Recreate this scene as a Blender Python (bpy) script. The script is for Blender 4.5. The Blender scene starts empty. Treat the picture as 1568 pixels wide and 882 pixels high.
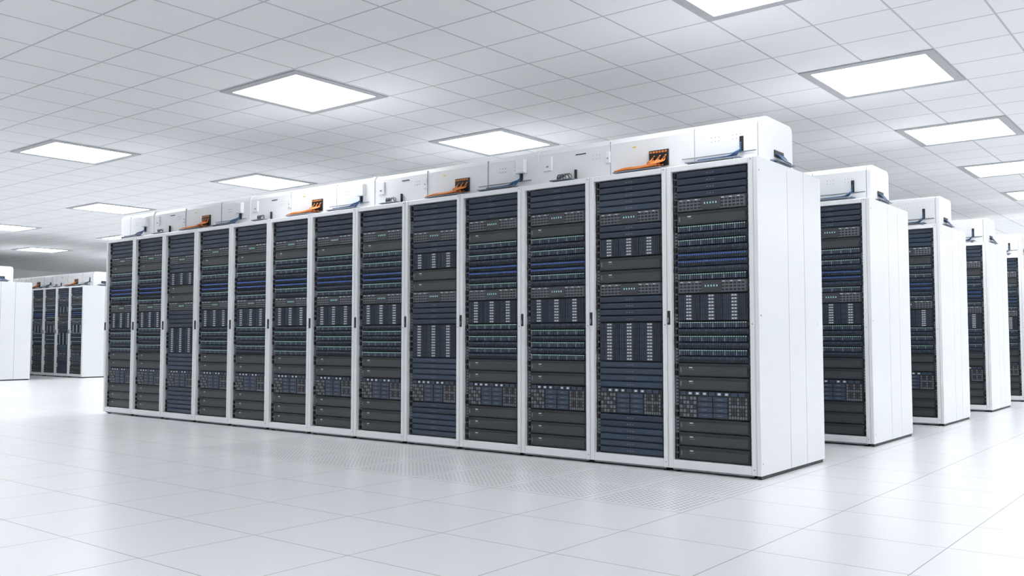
import bpy, math, random
from mathutils import Vector, Matrix
random.seed(4)
sc=bpy.context.scene
sc.view_settings.view_transform='Standard'
sc.view_settings.look='None'
sc.view_settings.exposure=0.0

# ------------------------------------------------------------ materials
def mat(name,col,rough=0.5,metal=0.0,emis=None,estr=0.0,noise=0.0,nscale=20.0,spec=0.5,coat=0.0):
    m=bpy.data.materials.new(name); m.use_nodes=True
    nt=m.node_tree; b=nt.nodes['Principled BSDF']
    b.inputs['Base Color'].default_value=(*col,1)
    b.inputs['Roughness'].default_value=rough
    b.inputs['Metallic'].default_value=metal
    b.inputs['Specular IOR Level'].default_value=spec
    b.inputs['Coat Weight'].default_value=coat
    if emis:
        b.inputs['Emission Color'].default_value=(*emis,1)
        b.inputs['Emission Strength'].default_value=estr
    if noise>0:
        tc=nt.nodes.new('ShaderNodeTexCoord'); n=nt.nodes.new('ShaderNodeTexNoise')
        n.inputs['Scale'].default_value=nscale; n.inputs['Detail'].default_value=3
        nt.links.new(tc.outputs['Object'],n.inputs['Vector'])
        mx=nt.nodes.new('ShaderNodeMix'); mx.data_type='RGBA'
        mx.inputs[6].default_value=(*[c*(1-noise) for c in col],1)
        mx.inputs[7].default_value=(*[min(1,c*(1+noise)) for c in col],1)
        nt.links.new(n.outputs['Fac'],mx.inputs[0]); nt.links.new(mx.outputs[2],b.inputs['Base Color'])
    return m
M={}
M['white']=mat('rack_white_paint',(0.84,0.85,0.868),0.26,noise=0.01,nscale=4)
M['duct']=mat('trunking_white_plastic',(0.84,0.847,0.862),0.35,noise=0.01,nscale=4)
M['seam']=mat('panel_seam_grey',(0.26,0.28,0.31),0.6,noise=0.05)
M['black']=mat('black_steel',(0.009,0.010,0.013),0.5,noise=0.1)
M['dark']=mat('charcoal_faceplate',(0.027,0.030,0.036),0.38,noise=0.08,nscale=9)
M['dark2']=mat('graphite_faceplate',(0.042,0.046,0.054),0.36,noise=0.08,nscale=9)
M['navy']=mat('navy_faceplate',(0.021,0.037,0.066),0.36,noise=0.08,nscale=9)
M['navy2']=mat('slate_blue_faceplate',(0.036,0.058,0.098),0.36,noise=0.08,nscale=9)
M['grey']=mat('grey_drive_caddy',(0.15,0.168,0.195),0.4,noise=0.06)
M['pale']=mat('pale_label',(0.60,0.64,0.68),0.5,noise=0.04)
M['green']=mat('green_status_led',(0.28,0.46,0.42),0.5,emis=(0.40,0.80,0.72),estr=0.22,noise=0.02)
M['blue']=mat('blue_status_led',(0.05,0.10,0.30),0.5,emis=(0.12,0.26,1.0),estr=0.36,noise=0.02)
M['cyan']=mat('cyan_status_led',(0.3,0.5,0.5),0.5,emis=(0.35,0.8,0.75),estr=0.35,noise=0.02)
M['orange']=mat('orange_patch_cable',(0.70,0.22,0.045),0.4,noise=0.1,nscale=60)
M['bcab']=mat('blue_patch_cable',(0.035,0.10,0.22),0.4,noise=0.1,nscale=60)
M['gcab']=mat('grey_patch_cable',(0.13,0.14,0.15),0.4,noise=0.1,nscale=60)
M['tray']=mat('steel_blue_cable_tray',(0.17,0.20,0.25),0.45,noise=0.05)
M['yellow']=mat('yellow_warning_label',(0.75,0.55,0.08),0.5,noise=0.05)
M['trim']=mat('lamp_frame_aluminium',(0.46,0.47,0.49),0.5,noise=0.03)
M['glow']=mat('lamp_diffuser',(0.9,0.9,0.9),0.5,emis=(0.955,0.982,1.0),estr=11.8,noise=0.01)

# ------------------------------------------------------------ mesh builder
class MB:
    def __init__(s): s.v=[];s.f=[];s.m=[];s.mats=[];s.sm=[]
    def mi(s,k):
        if k not in s.mats: s.mats.append(k)
        return s.mats.index(k)
    def box(s,x0,x1,y0,y1,z0,z1,k,ch=0,back=True):
        i=len(s.v); mi=s.mi(k)
        if ch>0:   # chamfered front (y0) face
            s.v+=[(x0,y0+ch,z0),(x1,y0+ch,z0),(x1,y0+ch,z1),(x0,y0+ch,z1),(x0+ch,y0,z0+ch),(x1-ch,y0,z0+ch),(x1-ch,y0,z1-ch),(x0+ch,y0,z1-ch),
                  (x0,y1,z0),(x1,y1,z0),(x1,y1,z1),(x0,y1,z1)]
            q=[(4,5,6,7),(0,1,5,4),(1,2,6,5),(2,3,7,6),(3,0,4,7),(8,9,1,0),(9,10,2,1),(10,11,3,2),(11,8,0,3)]
            if back: q.append((11,10,9,8))
        else:
            s.v+=[(x0,y0,z0),(x1,y0,z0),(x1,y0,z1),(x0,y0,z1),(x0,y1,z0),(x1,y1,z0),(x1,y1,z1),(x0,y1,z1)]
            q=[(0,1,2,3),(4,5,1,0),(5,6,2,1),(6,7,3,2),(7,4,0,3)]
            if back: q.append((7,6,5,4))
        for a in q: s.f.append(tuple(i+j for j in a)); s.m.append(mi); s.sm.append(False)
    def tube(s,pts,r,k,n=6,sub=3):
        mi=s.mi(k); P=[Vector(p) for p in pts]; i0=len(s.v)
        if sub>1 and len(P)>2:   # catmull-rom smoothing
            Q=[]
            for j in range(len(P)-1):
                a=P[max(j-1,0)];b=P[j];c=P[j+1];d=P[min(j+2,len(P)-1)]
                for q in range(sub):
                    t=q/sub
                    Q.append(0.5*((2*b)+(c-a)*t+(2*a-5*b+4*c-d)*t*t+(-a+3*b-3*c+d)*t**3))
            Q.append(P[-1]); P=Q
        for j,p in enumerate(P):
            t=(P[min(j+1,len(P)-1)]-P[max(j-1,0)]).normalized()
            a=t.cross(Vector((0.13,0.2,0.97))); a=a.normalized(); b=t.cross(a)
            for q in range(n):
                an=2*math.pi*q/n; s.v.append(tuple(p+a*r*math.cos(an)+b*r*math.sin(an)))
        for j in range(len(P)-1):
            for q in range(n):
                s.f.append((i0+j*n+q,i0+j*n+(q+1)%n,i0+(j+1)*n+(q+1)%n,i0+(j+1)*n+q)); s.m.append(mi); s.sm.append(True)
        s.f.append(tuple(i0+q for q in range(n))); s.m.append(mi); s.sm.append(False)
        e=i0+(len(P)-1)*n; s.f.append(tuple(e+n-1-q for q in range(n))); s.m.append(mi); s.sm.append(False)
    def cyl(s,c,r,z0,z1,k,n=12): s.tube([(c[0],c[1],z0),(c[0],c[1],z1)],r,k,n)
    def mesh(s,name):
        me=bpy.data.meshes.new(name); me.from_pydata(s.v,[],s.f)
        for k in s.mats: me.materials.append(M[k])
        me.polygons.foreach_set('material_index',s.m); me.polygons.foreach_set('use_smooth',s.sm)
        me.update(); return me
def add(name,me,loc=(0,0,0),parent=None):
    o=bpy.data.objects.new(name,me); sc.collection.objects.link(o); o.location=loc
    if parent: o.parent=parent
    return o

# ------------------------------------------------------------ rack
W=0.6725; D=1.19; HR=2.2
POST=0.038
UX0=POST+0.026; UX1=W-POST-0.026
Z0=0.088; Z1=2.158
U=(Z1-Z0)/42.0
YF=0.040
def unit_base(b,z0,n,k,y=YF,ch=0.004):
    b.box(UX0,UX1,y,0.12,z0+0.002,z0+n*U-0.002,k,ch,back=False)
def ears(b,z0,n):
    for i in range(n):
        z=z0+i*U
        if (i+int(z*50))%3==2: continue
        for sx in (0,1):
            xa,xb=(UX0-0.019,UX0-0.002) if sx==0 else (UX1+0.002,UX1+0.019)
            b.box(xa,xb,YF-0.012,YF+0.03,z+0.009,z+U-0.009,'black',0.003,back=False)
def u_blank(b,z0):
    k='navy' if random.random()<0.6 else 'navy2'
    unit_base(b,z0,1,k)
    b.box(UX0+0.01,UX1-0.01,YF-0.003,YF,z0+U*0.72,z0+U*0.86,'navy2',back=False)
    b.box(UX0+0.01,UX1-0.01,YF-0.002,YF,z0+U*0.14,z0+U*0.20,'black',back=False)
    for j in range(3):
        x=(UX0+UX1)/2-0.03+j*0.022
        b.box(x,x+0.013,YF-0.003,YF,z0+U*0.40,z0+U*0.55,'grey',back=False)
def u_dark(b,z0):
    unit_base(b,z0,2,'dark')
    b.box(UX0+0.012,UX1-0.012,YF-0.004,YF,z0+0.012,z0+2*U-0.026,'dark2',0.002,back=False)
    b.box(UX0+0.012,UX1-0.012,YF-0.002,YF,z0+2*U-0.020,z0+2*U-0.016,'black',back=False)
    b.box(UX0+0.09,UX0+0.118,YF-0.006,YF,z0+U*1.22,z0+U*1.38,'pale',back=False)
    b.box(UX0+0.09,UX0+0.13,YF-0.006,YF,z0+U*0.95,z0+U*1.03,'grey',back=False)
    b.box(UX0+0.02,UX0+0.032,YF-0.006,YF,z0+U*0.6,z0+U*1.3,'grey',back=False)
def u_srv(b,z0):
    unit_base(b,z0,2,'dark2')
    w=(UX1-UX0)
    for side in (0,1):
        xs=UX0+0.02 if side==0 else UX1-0.02-w*0.33
        b.box(xs-0.004,xs+w*0.33+0.004,YF-0.003,YF,z0+0.010,z0+2*U-0.010,'grey',0.002,back=False)
        for i in range(6):
            for j in range(3):
                x=xs+0.003+i*(w*0.33/6); z=z0+0.016+j*(2*U-0.03)/3
                b.box(x,x+w*0.33/6-0.008,YF-0.005,YF,z,z+(2*U-0.03)/3-0.009,'black',back=False)
        for i in range(3):
            x=xs+0.01+i*w*0.11
            b.box(x,x+0.02,YF-0.007,YF,z0+2*U-0.020,z0+2*U-0.013,'pale',back=False)
    cx=(UX0+UX1)/2
    b.box(cx-0.08,cx+0.08,YF-0.004,YF,z0+0.014,z0+2*U-0.012,'dark2',0.002,back=False)
    for i in range(5):
        b.box(cx-0.050+i*0.022,cx-0.042+i*0.022,YF-0.006,YF,z0+U*0.95,z0+U*1.2,'cyan',back=False)
def u_sw(b,z0,led='green'):
    unit_base(b,z0,1,'black')
    n=30; w=(UX1-UX0-0.02)/n
    for i in range(n):
        x=UX0+0.01+i*w
        b.box(x+0.003,x+w-0.003,YF-0.006,YF,z0+0.005,z0+U*0.66,'navy2' if i%5 else 'grey',back=False)
        b.box(x+0.004,x+w-0.004,YF-0.007,YF,z0+U*0.74,z0+U*0.87,led if (i%4) else 'pale',back=False)
def u_sw2(b,z0,led):
    unit_base(b,z0,1,'navy')
    n=30; w=(UX1-UX0-0.02)/n
    for i in range(n):
        x=UX0+0.01+i*w
        b.box(x+0.004,x+w-0.004,YF-0.004,YF,z0+0.006,z0+U*0.5,'black',back=False)
        if led=='blue':
            b.box(x+0.005,x+w-0.005,YF-0.006,YF,z0+U*0.60,z0+U*0.74,led,back=False)
        elif i%3==0: b.box(x+0.004,x+w-0.004,YF-0.006,YF,z0+U*0.62,z0+U*0.72,'grey',back=False)
def u_drives(b,z0,n,cols=3):
    unit_base(b,z0,n,'black')
    H=n*U-0.012; w=UX1-UX0-0.02
    cw=w/(cols)
    for c in range(cols):
        xc=UX0+0.01+c*cw
        for j in range(n*2):
            z=z0+0.006+j*H/(n*2)
            b.box(xc+cw*0.34,xc+cw*0.62,YF-0.006,YF,z+0.003,z+H/(n*2)-0.003,'grey',0.001,back=False)
            b.box(xc+cw*0.38,xc+cw*0.46,YF-0.008,YF,z+0.007,z+H/(n*2)-0.006,'pale',back=False)
            b.box(xc+cw*0.50,xc+cw*0.58,YF-0.008,YF,z+0.007,z+H/(n*2)-0.006,'pale',back=False)
        for s in range(4):
            x=xc+0.004+s*cw*0.08
            b.box(x,x+cw*0.045,YF-0.004,YF,z0+0.008,z0+n*U-0.010,'navy2',back=False)
        for s in range(4):
            x=xc+cw*0.66+s*cw*0.08
            b.box(x,x+cw*0.045,YF-0.004,YF,z0+0.008,z0+n*U-0.010,'navy' ,back=False)
        for j in range(1,n):
            b.box(xc,xc+cw*0.98,YF-0.005,YF,z0+j*U-0.003,z0+j*U+0.001,'black',back=False)
def u_mix(b,z0):
    n=4; unit_base(b,z0,n,'black'); w=UX1-UX0
    for i in range(9):
        x=UX0+0.02+i*(w-0.04)/9
        b.box(x,x+0.045,YF-0.006,YF,z0+3.35*U,z0+3.85*U,'navy2',0.001,back=False)
        if i in (1,2,3,5,6): b.box(x+0.012,x+0.034,YF-0.009,YF,z0+3.45*U,z0+3.75*U,'pale',back=False)
    for i in range(5):
        for j in range(5):
            x=UX0+0.015+i*0.027; z=z0+0.01+j*3.1*U/5
            b.box(x,x+0.021,YF-0.005,YF,z,z+3.1*U/5-0.009,'grey' if (i+j)%3 else 'dark2',back=False)
    for i in range(2):
        for j in range(4):
            x=UX0+0.16+i*0.115; z=z0+0.01+j*3.1*U/4
            b.box(x,x+0.108,YF-0.007,YF,z,z+3.1*U/4-0.006,'navy2',0.002,back=False)
            b.box(x+0.03,x+0.07,YF-0.009,YF,z+0.013,z+0.018,'grey',back=False)
    for i in range(7):
        for j in range(6):
            x=UX1-0.15+i*0.020; z=z0+0.01+j*3.1*U/6
            b.box(x,x+0.014,YF-0.005,YF,z,z+3.1*U/6-0.007,'dark2' if (i*j)%3 else 'grey',back=False)
def build_rack(kind,name):
    b=MB()
    for fx in (0.05,W-0.05):
        for fy in (0.06,D-0.06): b.cyl((fx,fy),0.022,0.0,0.026,'black')
    b.box(0.001,W-0.001,0.12,D,0.025,HR,'white')
    b.box(POST,W-POST,0.115,0.1201,0.08,2.16,'black')
    b.box(0.001,0.018,0.035,0.121,0.025,HR,'white'); b.box(W-0.018,W-0.001,0.035,0.121,0.025,HR,'white')
    b.box(0.001,W-0.001,0.035,0.121,2.17,HR,'white'); b.box(0.001,W-0.001,0.035,0.121,0.025,0.07,'white')
    b.box(0.0015,POST,0.0,0.036,0.025,HR,'white',0.004); b.box(W-POST,W-0.0015,0.0,0.036,0.025,HR,'white',0.004)
    b.box(POST,W-POST,0.004,0.036,2.16,HR-0.001,'white',0.003); b.box(POST,W-POST,0.004,0.036,0.026,0.085,'white',0.003)
    b.box(0.03,W-0.03,0.02,0.034,0.014,0.027,'seam')
    for xa,xb in ((POST,UX0+0.004),(UX1-0.004,W-POST)):
        b.box(xa,xb,YF+0.012,0.1,Z0-0.005,Z1+0.004,'seam')
        for i in range(42*2):
            z=Z0+i*U/2+0.004
            b.box(xa+0.008,xb-0.008,YF+0.009,YF+0.013,z,z+0.010,'black',back=False)
    for z in (0.06,0.045+1.0,2.18):
        b.box(W-0.022,W-0.014,-0.001,0.001,z,z+0.008,'seam')
    b.box(0.006,0.026,-0.010,0.001,1.05,1.15,'black',0.004); b.box(0.010,0.020,-0.016,-0.008,1.065,1.10,'seam',0.002)
    if kind=='A':
        seq=['n']*4+['srv','dark']+['sw','sw2','sw','sw2']+['bl','bl']+['sw2','sw','srv','dr4','sw','sw2','sw','sw2','sw','sw2','dark','dark','mix','dark','dark','dark']
    elif kind=='B':
        seq=['n']*5+['srv','n','n','dr3','dark','dark','srv']+['n']*4+['dr6']+['n']*4+['mix']+['n']*6
    else:
        seq=['n']*4+['srv','dark']+['sw','sw2','sw','sw2']+['bl','bl']+['sw','sw2','srv','dr4','sw2','sw','sw2','sw','sw2','sw','dark','dark','mix','dark','dark','dark']
    z=Z1; tot=0
    for s in seq:
        n={'n':1,'srv':2,'dark':2,'sw':1,'sw2':1,'bl':1,'dr4':4,'dr3':3,'dr6':6,'mix':4}[s]
        z-=n*U; tot+=n
        ears(b,z,n)
        if s=='n': u_blank(b,z)
        elif s=='srv': u_srv(b,z)
        elif s=='dark': u_dark(b,z)
        elif s=='sw': u_sw(b,z)
        elif s=='sw2': u_sw2(b,z,'pale')
        elif s=='bl': u_sw2(b,z,'blue')
        elif s=='mix': u_mix(b,z)
        else: u_drives(b,z,n,3)
    assert tot==42,(kind,tot)
    return b.mesh(name)
RM={k:build_rack(k,'server_rack_'+k) for k in 'ABC'}
def end_panel():
    b=MB(); t=0.03
    b.box(0.0,t,0.0,0.52,0.025,HR,'white',0.003)
    b.box(0.0,t-0.003,0.52,0.526,0.025,HR,'seam')
    b.box(0.0,t,0.526,0.83,0.025,HR,'white')
    b.box(0.0,t-0.003,0.83,0.836,0.025,HR,'seam')
    b.box(0.0,t,0.836,D,0.025,HR,'white')
    b.box(0.002,t-0.008,0.02,D-0.02,0.0,0.026,'black')
    for z in (0.10,1.1,2.1):
        b.box(t-0.001,t+0.001,0.03,0.04,z,z+0.01,'seam')
    b.box(t-0.001,t+0.002,1.08,1.13,1.05,1.07,'white')
    return b.mesh('rack_end_panel')
EP=end_panel()
# ------------------------------------------------------------ trunking with cables on top
def trunk(nr,name):
    b=MB(); L=nr*W
    y0,y1=0.26,0.80; zb,zt=HR+0.001,2.545
    def sect(x0,x1,s=0.0,k='duct'):
        pr=[(y0-s,zb),(y0-s,zt-0.05+s*.5),(y0-s+0.02,zt-0.012+s),(y0+0.06,zt+s),(y1-0.05,zt+s),(y1+s-0.012,zt-0.015+s),(y1+s,zt-0.05),(y1+s,zb)]
        i=len(b.v); n=len(pr)
        b.v+=[(x0,p[0],p[1]) for p in pr]+[(x1,p[0],p[1]) for p in pr]; mi=b.mi(k)
        for j in range(n):
            a=(j+1)%n; b.f.append((i+j,i+n+j,i+n+a,i+a)); b.m.append(mi); b.sm.append(False)
        b.f.append(tuple(i+n-1-j for j in range(n))); b.m.append(mi); b.sm.append(False)
        b.f.append(tuple(i+n+j for j in range(n))); b.m.append(mi); b.sm.append(False)
    x=-0.03; xe=-L
    g=0
    while x>xe+0.01:
        xs=max(xe,x-3*W)
        sect((xs if xs>xe else xe-0.14)+0.012,x-0.004,0.0 if g==0 else -0.004*(g%2))
        if xs>xe+0.01: sect(xs-0.01,xs+0.02,0.006)
        x=xs; g+=1
    sect(-0.075,-0.070,0.0015,'seam')
    nm=math.ceil(nr/3)
    for m in range(nm):
        o=-3*W*m
        def X(u): return o-u*W
        yf=y0-0.003
        def ok(u): return X(u)>xe+0.1
        for u in (0.85,1.95):
            if ok(u): b.box(X(u)-0.002,X(u)+0.002,y0-0.001,y0+0.01,zb,zt-0.03,'seam')
        for u0 in (0.30,0.55,2.1):
            if not ok(u0): continue
            for i in range(3):
                for j in range(2):
                    b.box(X(u0)-0.03*i-0.005,X(u0)-0.03*i,yf,y0+.002,zt-0.12-j*0.03,zt-0.115-j*0.03,'seam')
        for u0,wd,hh in ((1.95,0.04,0.09),(2.8,0.09,0.12)):
            if not ok(u0): continue
            b.box(X(u0)-wd,X(u0),y0-0.014,y0+.002,2.35,2.35+hh,'duct',0.004)
            b.box(X(u0)-wd*0.6,X(u0)-wd*0.35,y0-0.017,y0,2.38,2.392,'seam')
        if ok(2.3): b.box(X(2.3)-0.10,X(2.3),yf,y0,2.45,2.458,'black')
        if ok(1.6): b.box(X(1.6)-0.03,X(1.6),yf,y0,2.44,2.45,'yellow')
        if ok(3.3): b.box(X(3.35),X(3.35)+0.10,y0-0.04,y0+.002,2.36,2.48,'duct',0.008)
        if ok(2.9): b.tube([(X(0.05)-0.05,y0-0.008,2.295),(X(1.0),y0-0.008,2.295)],0.004,'seam')
        # blue outlet
        xa=X(0.27)
        b.box(xa-0.028,xa,y0-0.012,y0+0.002,2.30,2.41,'black',0.004)
        b.box(xa-0.40,xa+0.02,0.12,0.235,2.236,2.243,'tray',0.003)
        for q in (-0.38,-0.02): b.box(xa+q,xa+q+0.02,0.13,0.20,HR+.0005,2.237,'tray')
        for i in range(5):
            yy=0.14+0.016*i; e=xa-0.30+0.05*(i%3)
            b.tube([(xa-0.014,y0-0.005,2.365-i*0.015),(xa-0.015,y0-0.020,2.355-i*0.015),(xa-0.016,y0-0.03,2.31),(xa-0.030,yy+0.01,2.274),(xa-0.07,yy,2.252),(e,yy-0.01,2.247)],0.0048,'bcab')
        # orange outlet
        xa=X(1.17)
        if ok(1.9):
            b.box(xa-0.17,xa,y0-0.012,y0+0.002,2.27,2.395,'black',0.004)
            for i in range(6): b.box(xa-0.16+i*0.026,xa-0.142+i*0.026,y0-0.016,y0,2.372,2.386,'orange',0.002)
            b.box(xa-0.40,xa+0.01,0.09,0.24,2.226,2.234,'tray',0.003)
            for q in (-0.38,-0.03): b.box(xa+q,xa+q+0.02,0.12,0.20,HR+.0005,2.227,'tray')
            for i in range(12):
                ox=xa-0.018-0.0125*i; yy=0.11+0.009*i; e=ox-0.14-0.012*(i%5); zt0=2.352-0.012*(i%4)
                b.tube([(ox,y0-0.005,zt0),(ox-0.003,y0-0.022,zt0-0.010),(ox-0.008,y0-0.03-0.003*(i%4),2.305),(ox-0.022,yy+0.01,2.268+0.004*(i%3)),(ox-0.07,yy,2.252+0.005*((i+1)%3)),(max(e,xa-0.38),yy-0.01,2.244+0.005*(i%2))],0.0048,'orange')
            for i in range(9):
                yy=0.10+0.014*i; z=2.241+0.008*(i%3)
                b.tube([(xa-0.39+0.02*(i%3),yy,z),(xa-0.30,yy+0.004,z+0.005+0.003*(i%2)),(xa-0.20,yy,z+0.002),(xa-0.10,yy+0.006,z+0.007),(xa-0.03-0.01*(i%4),yy+0.01,z+0.014)],0.0052,'orange')
        # grey bracket outlet
        xa=X(2.5)
        if ok(2.75):
            b.box(xa-0.12,xa+0.10,0.10,0.235,2.230,2.238,'tray',0.003)
            for q in (-0.10,0.07): b.box(xa+q,xa+q+0.02,0.12,0.20,HR+.0005,2.231,'tray')
            for i in range(4):
                b.tube([(xa+0.08-0.03*i,0.13+0.02*(i%2),2.238),(xa+0.07-0.03*i,0.14,2.270),(xa+0.03-0.03*i,0.15,2.283),(xa-0.02-0.02*i,0.16,2.268),(xa-0.09,0.17,2.245)],0.006,'gcab')
            b.box(xa+0.03,xa+0.045,y0-0.02,y0,2.25,2.33,'black',0.003)
    b.box(-0.032,-0.028,0.45,0.62,2.27,2.32,'black')
    b.box(-0.026,0.020,0.36,0.72,2.226,2.234,'tray')
    b.box(-0.020,0.000,0.42,0.68,HR+.0005,2.227,'tray')
    for i in range(6):
        b.tube([(-0.03,0.48+0.02*i,2.295),(-0.012,0.49+0.02*i,2.28),(0.004,0.53+0.018*i,2.252),(0.006,0.62+0.01*i,2.243)],0.0045,'bcab')
    return b.mesh(name)
T13=trunk(13,'cable_trunking')

types={13:'A',12:'B',11:'C',10:'A',9:'B',8:'C',7:'A',6:'C',5:'A',4:'C',3:'B',2:'A',1:'C'}
def row(X,Y,n=13):
    for i in range(n):
        idx=13-i
        add('server_rack',RM[types[idx]],(X-0.03-(i+1)*W,Y,0))
    add('rack_end_panel',EP,(X-0.0295,Y,0))
    add('cable_trunking',T13,(X-0.03,Y,0))
for k in range(0,7): row(0.0,2.4*k)
for k in (1,2,3): row(-18.95,2.38*k)

# ------------------------------------------------------------ room
XL,XR,YB,YT,H=-32.0,11.0,25.0,-13.0,3.4
def slab(name,x0,x1,y0,y1,z0,z1,m):
    b=MB(); M['_t']=m; b.box(x0,x1,y0,y1,z0,z1,'_t'); return add(name,b.mesh(name))
def grid_mat(name,col,line,tx,ty,ox,oy,lw,rough,perf=None,bump=True,noise=0.02):
    m=bpy.data.materials.new(name); m.use_nodes=True; nt=m.node_tree; N=nt.nodes; Lk=nt.links
    bs=N['Principled BSDF']; bs.inputs['Roughness'].default_value=rough
    g=N.new('ShaderNodeNewGeometry'); sp=N.new('ShaderNodeSeparateXYZ'); Lk.new(g.outputs['Position'],sp.inputs[0])
    def mth(op,a,b=None,c=None):
        n=N.new('ShaderNodeMath'); n.operation=op
        for i,v in enumerate((a,b,c)):
            if v is None: continue
            if isinstance(v,(int,float)): n.inputs[i].default_value=v
            else: Lk.new(v,n.inputs[i])
        return n.outputs[0]
    def ln(src,t,o,w):
        a=mth('SUBTRACT',src,o); p=mth('PINGPONG',a,t/2)
        return mth('LESS_THAN',p,w)
    lx=ln(sp.outputs[0],tx,ox,lw); ly=ln(sp.outputs[1],ty,oy,lw)
    l=mth('MAXIMUM',lx,ly)
    nz=N.new('ShaderNodeTexNoise'); nz.inputs['Scale'].default_value=0.8; nz.inputs['Detail'].default_value=4
    Lk.new(g.outputs['Position'],nz.inputs['Vector'])
    fx=mth('FLOOR',mth('DIVIDE',mth('SUBTRACT',sp.outputs[0],ox),tx)); fy=mth('FLOOR',mth('DIVIDE',mth('SUBTRACT',sp.outputs[1],oy),ty))
    cb=N.new('ShaderNodeCombineXYZ'); Lk.new(fx,cb.inputs[0]); Lk.new(fy,cb.inputs[1])
    wn=N.new('ShaderNodeTexWhiteNoise'); Lk.new(cb.outputs[0],wn.inputs['Vector'])
    v=mth('ADD',mth('MULTIPLY',nz.outputs['Fac'],0.5),mth('MULTIPLY',wn.outputs['Value'],0.5))
    mx=N.new('ShaderNodeMix'); mx.data_type='RGBA'
    mx.inputs[6].default_value=(*[c*(1-noise) for c in col],1); mx.inputs[7].default_value=(*[min(1,c*(1+noise)) for c in col],1)
    Lk.new(v,mx.inputs[0]); out=mx.outputs[2]
    if perf:
        px0,px1,py0,py1,t,r=perf
        a=mth('PINGPONG',sp.outputs[0],t/2); c=mth('PINGPONG',sp.outputs[1],t/2)
        d=mth('SQRT',mth('ADD',mth('MULTIPLY',a,a),mth('MULTIPLY',c,c)))
        dot=mth('LESS_THAN',d,r)
        inx=mth('MULTIPLY',mth('GREATER_THAN',sp.outputs[0],px0),mth('LESS_THAN',sp.outputs[0],px1))
        iny=mth('MULTIPLY',mth('GREATER_THAN',sp.outputs[1],py0),mth('LESS_THAN',sp.outputs[1],py1))
        rx=mth('GREATER_THAN',mth('PINGPONG',mth('SUBTRACT',sp.outputs[0],ox),tx/2),0.035)
        ry=mth('GREATER_THAN',mth('PINGPONG',mth('SUBTRACT',sp.outputs[1],oy),ty/2),0.035)
        dm=mth('MULTIPLY',mth('MULTIPLY',dot,mth('MULTIPLY',rx,ry)),mth('MULTIPLY',inx,iny))
        m3=N.new('ShaderNodeMix'); m3.data_type='RGBA'; Lk.new(dm,m3.inputs[0]); Lk.new(out,m3.inputs[6]); m3.inputs[7].default_value=(0.38,0.39,0.41,1)
        out=m3.outputs[2]
    m2=N.new('ShaderNodeMix'); m2.data_type='RGBA'; Lk.new(l,m2.inputs[0]); Lk.new(out,m2.inputs[6]); m2.inputs[7].default_value=(*line,1)
    Lk.new(m2.outputs[2],bs.inputs['Base Color'])
    if bump:
        bp=N.new('ShaderNodeBump'); bp.inputs['Strength'].default_value=0.3; bp.inputs['Distance'].default_value=0.002
        Lk.new(mth('SUBTRACT',1.0,l),bp.inputs['Height']); Lk.new(bp.outputs[0],bs.inputs['Normal'])
    return m
mf=grid_mat('raised_floor_tiles',(0.83,0.836,0.85),(0.30,0.31,0.33),0.675,0.60,0.125,-0.15,0.0025,0.30,perf=(-4.6,0.125,-1.35,-0.15,0.040,0.010),noise=0.012)
mc=grid_mat('suspended_ceiling_tiles',(0.93,0.935,0.945),(0.58,0.59,0.61),4.7/8,0.60,0.0,-0.1,0.008,0.8,noise=0.012)
mw=mat('painted_wall',(0.90,0.905,0.915),0.6,noise=0.01,nscale=1)
slab('floor',XL,XR,YT,YB,-0.1,0.0,mf)
slab('ceiling',XL,XR,YT,YB,H,H+0.1,mc)
slab('wall_back',XL,XR,YB,YB+0.1,0,H,mw)
slab('wall_front',XL,XR,YT-0.1,YT,0,H,mw)
slab('wall_left',XL-0.1,XL,YT,YB,0,H,mw)
slab('wall_right',XR,XR+0.1,YT,YB,0,H,mw)

def lamp():
    b=MB(); o=0.585; i=0.50; z=-0.012
    for (x0,x1,y0,y1) in ((-o,o,-o,-i),(-o,o,i,o),(-o,-i,-i,i),(i,o,-i,i)):
        b.box(x0,x1,y0,y1,z,0.0,'trim')
    b.box(-i,i,-i,i,-0.006,0.0,'glow')
    return b.mesh('lamp_panel')
LM=lamp()
for i in range(-5,3):
    for k in range(-4,9):
        if k==-1: continue
        x=4.72*i; y=-0.1+2.98*k
        if XL+1<x<XR-1 and YT+1<y<YB-1:
            add('ceiling_light_panel',LM,(x,y,H-0.0005))

# ------------------------------------------------------------ camera
yaw,pit=-0.6738,0.0539
d=Vector((math.sin(yaw)*math.cos(pit),math.cos(yaw)*math.cos(pit),math.sin(pit)))
cam=bpy.data.cameras.new('camera'); co=bpy.data.objects.new('camera',cam); sc.collection.objects.link(co)
co.location=(2.5695,-5.8982,0.9577); co.rotation_euler=d.to_track_quat('-Z','Y').to_euler()
cam.sensor_width=36; cam.lens=36*1834.96/2048; cam.clip_end=200
sc.camera=co
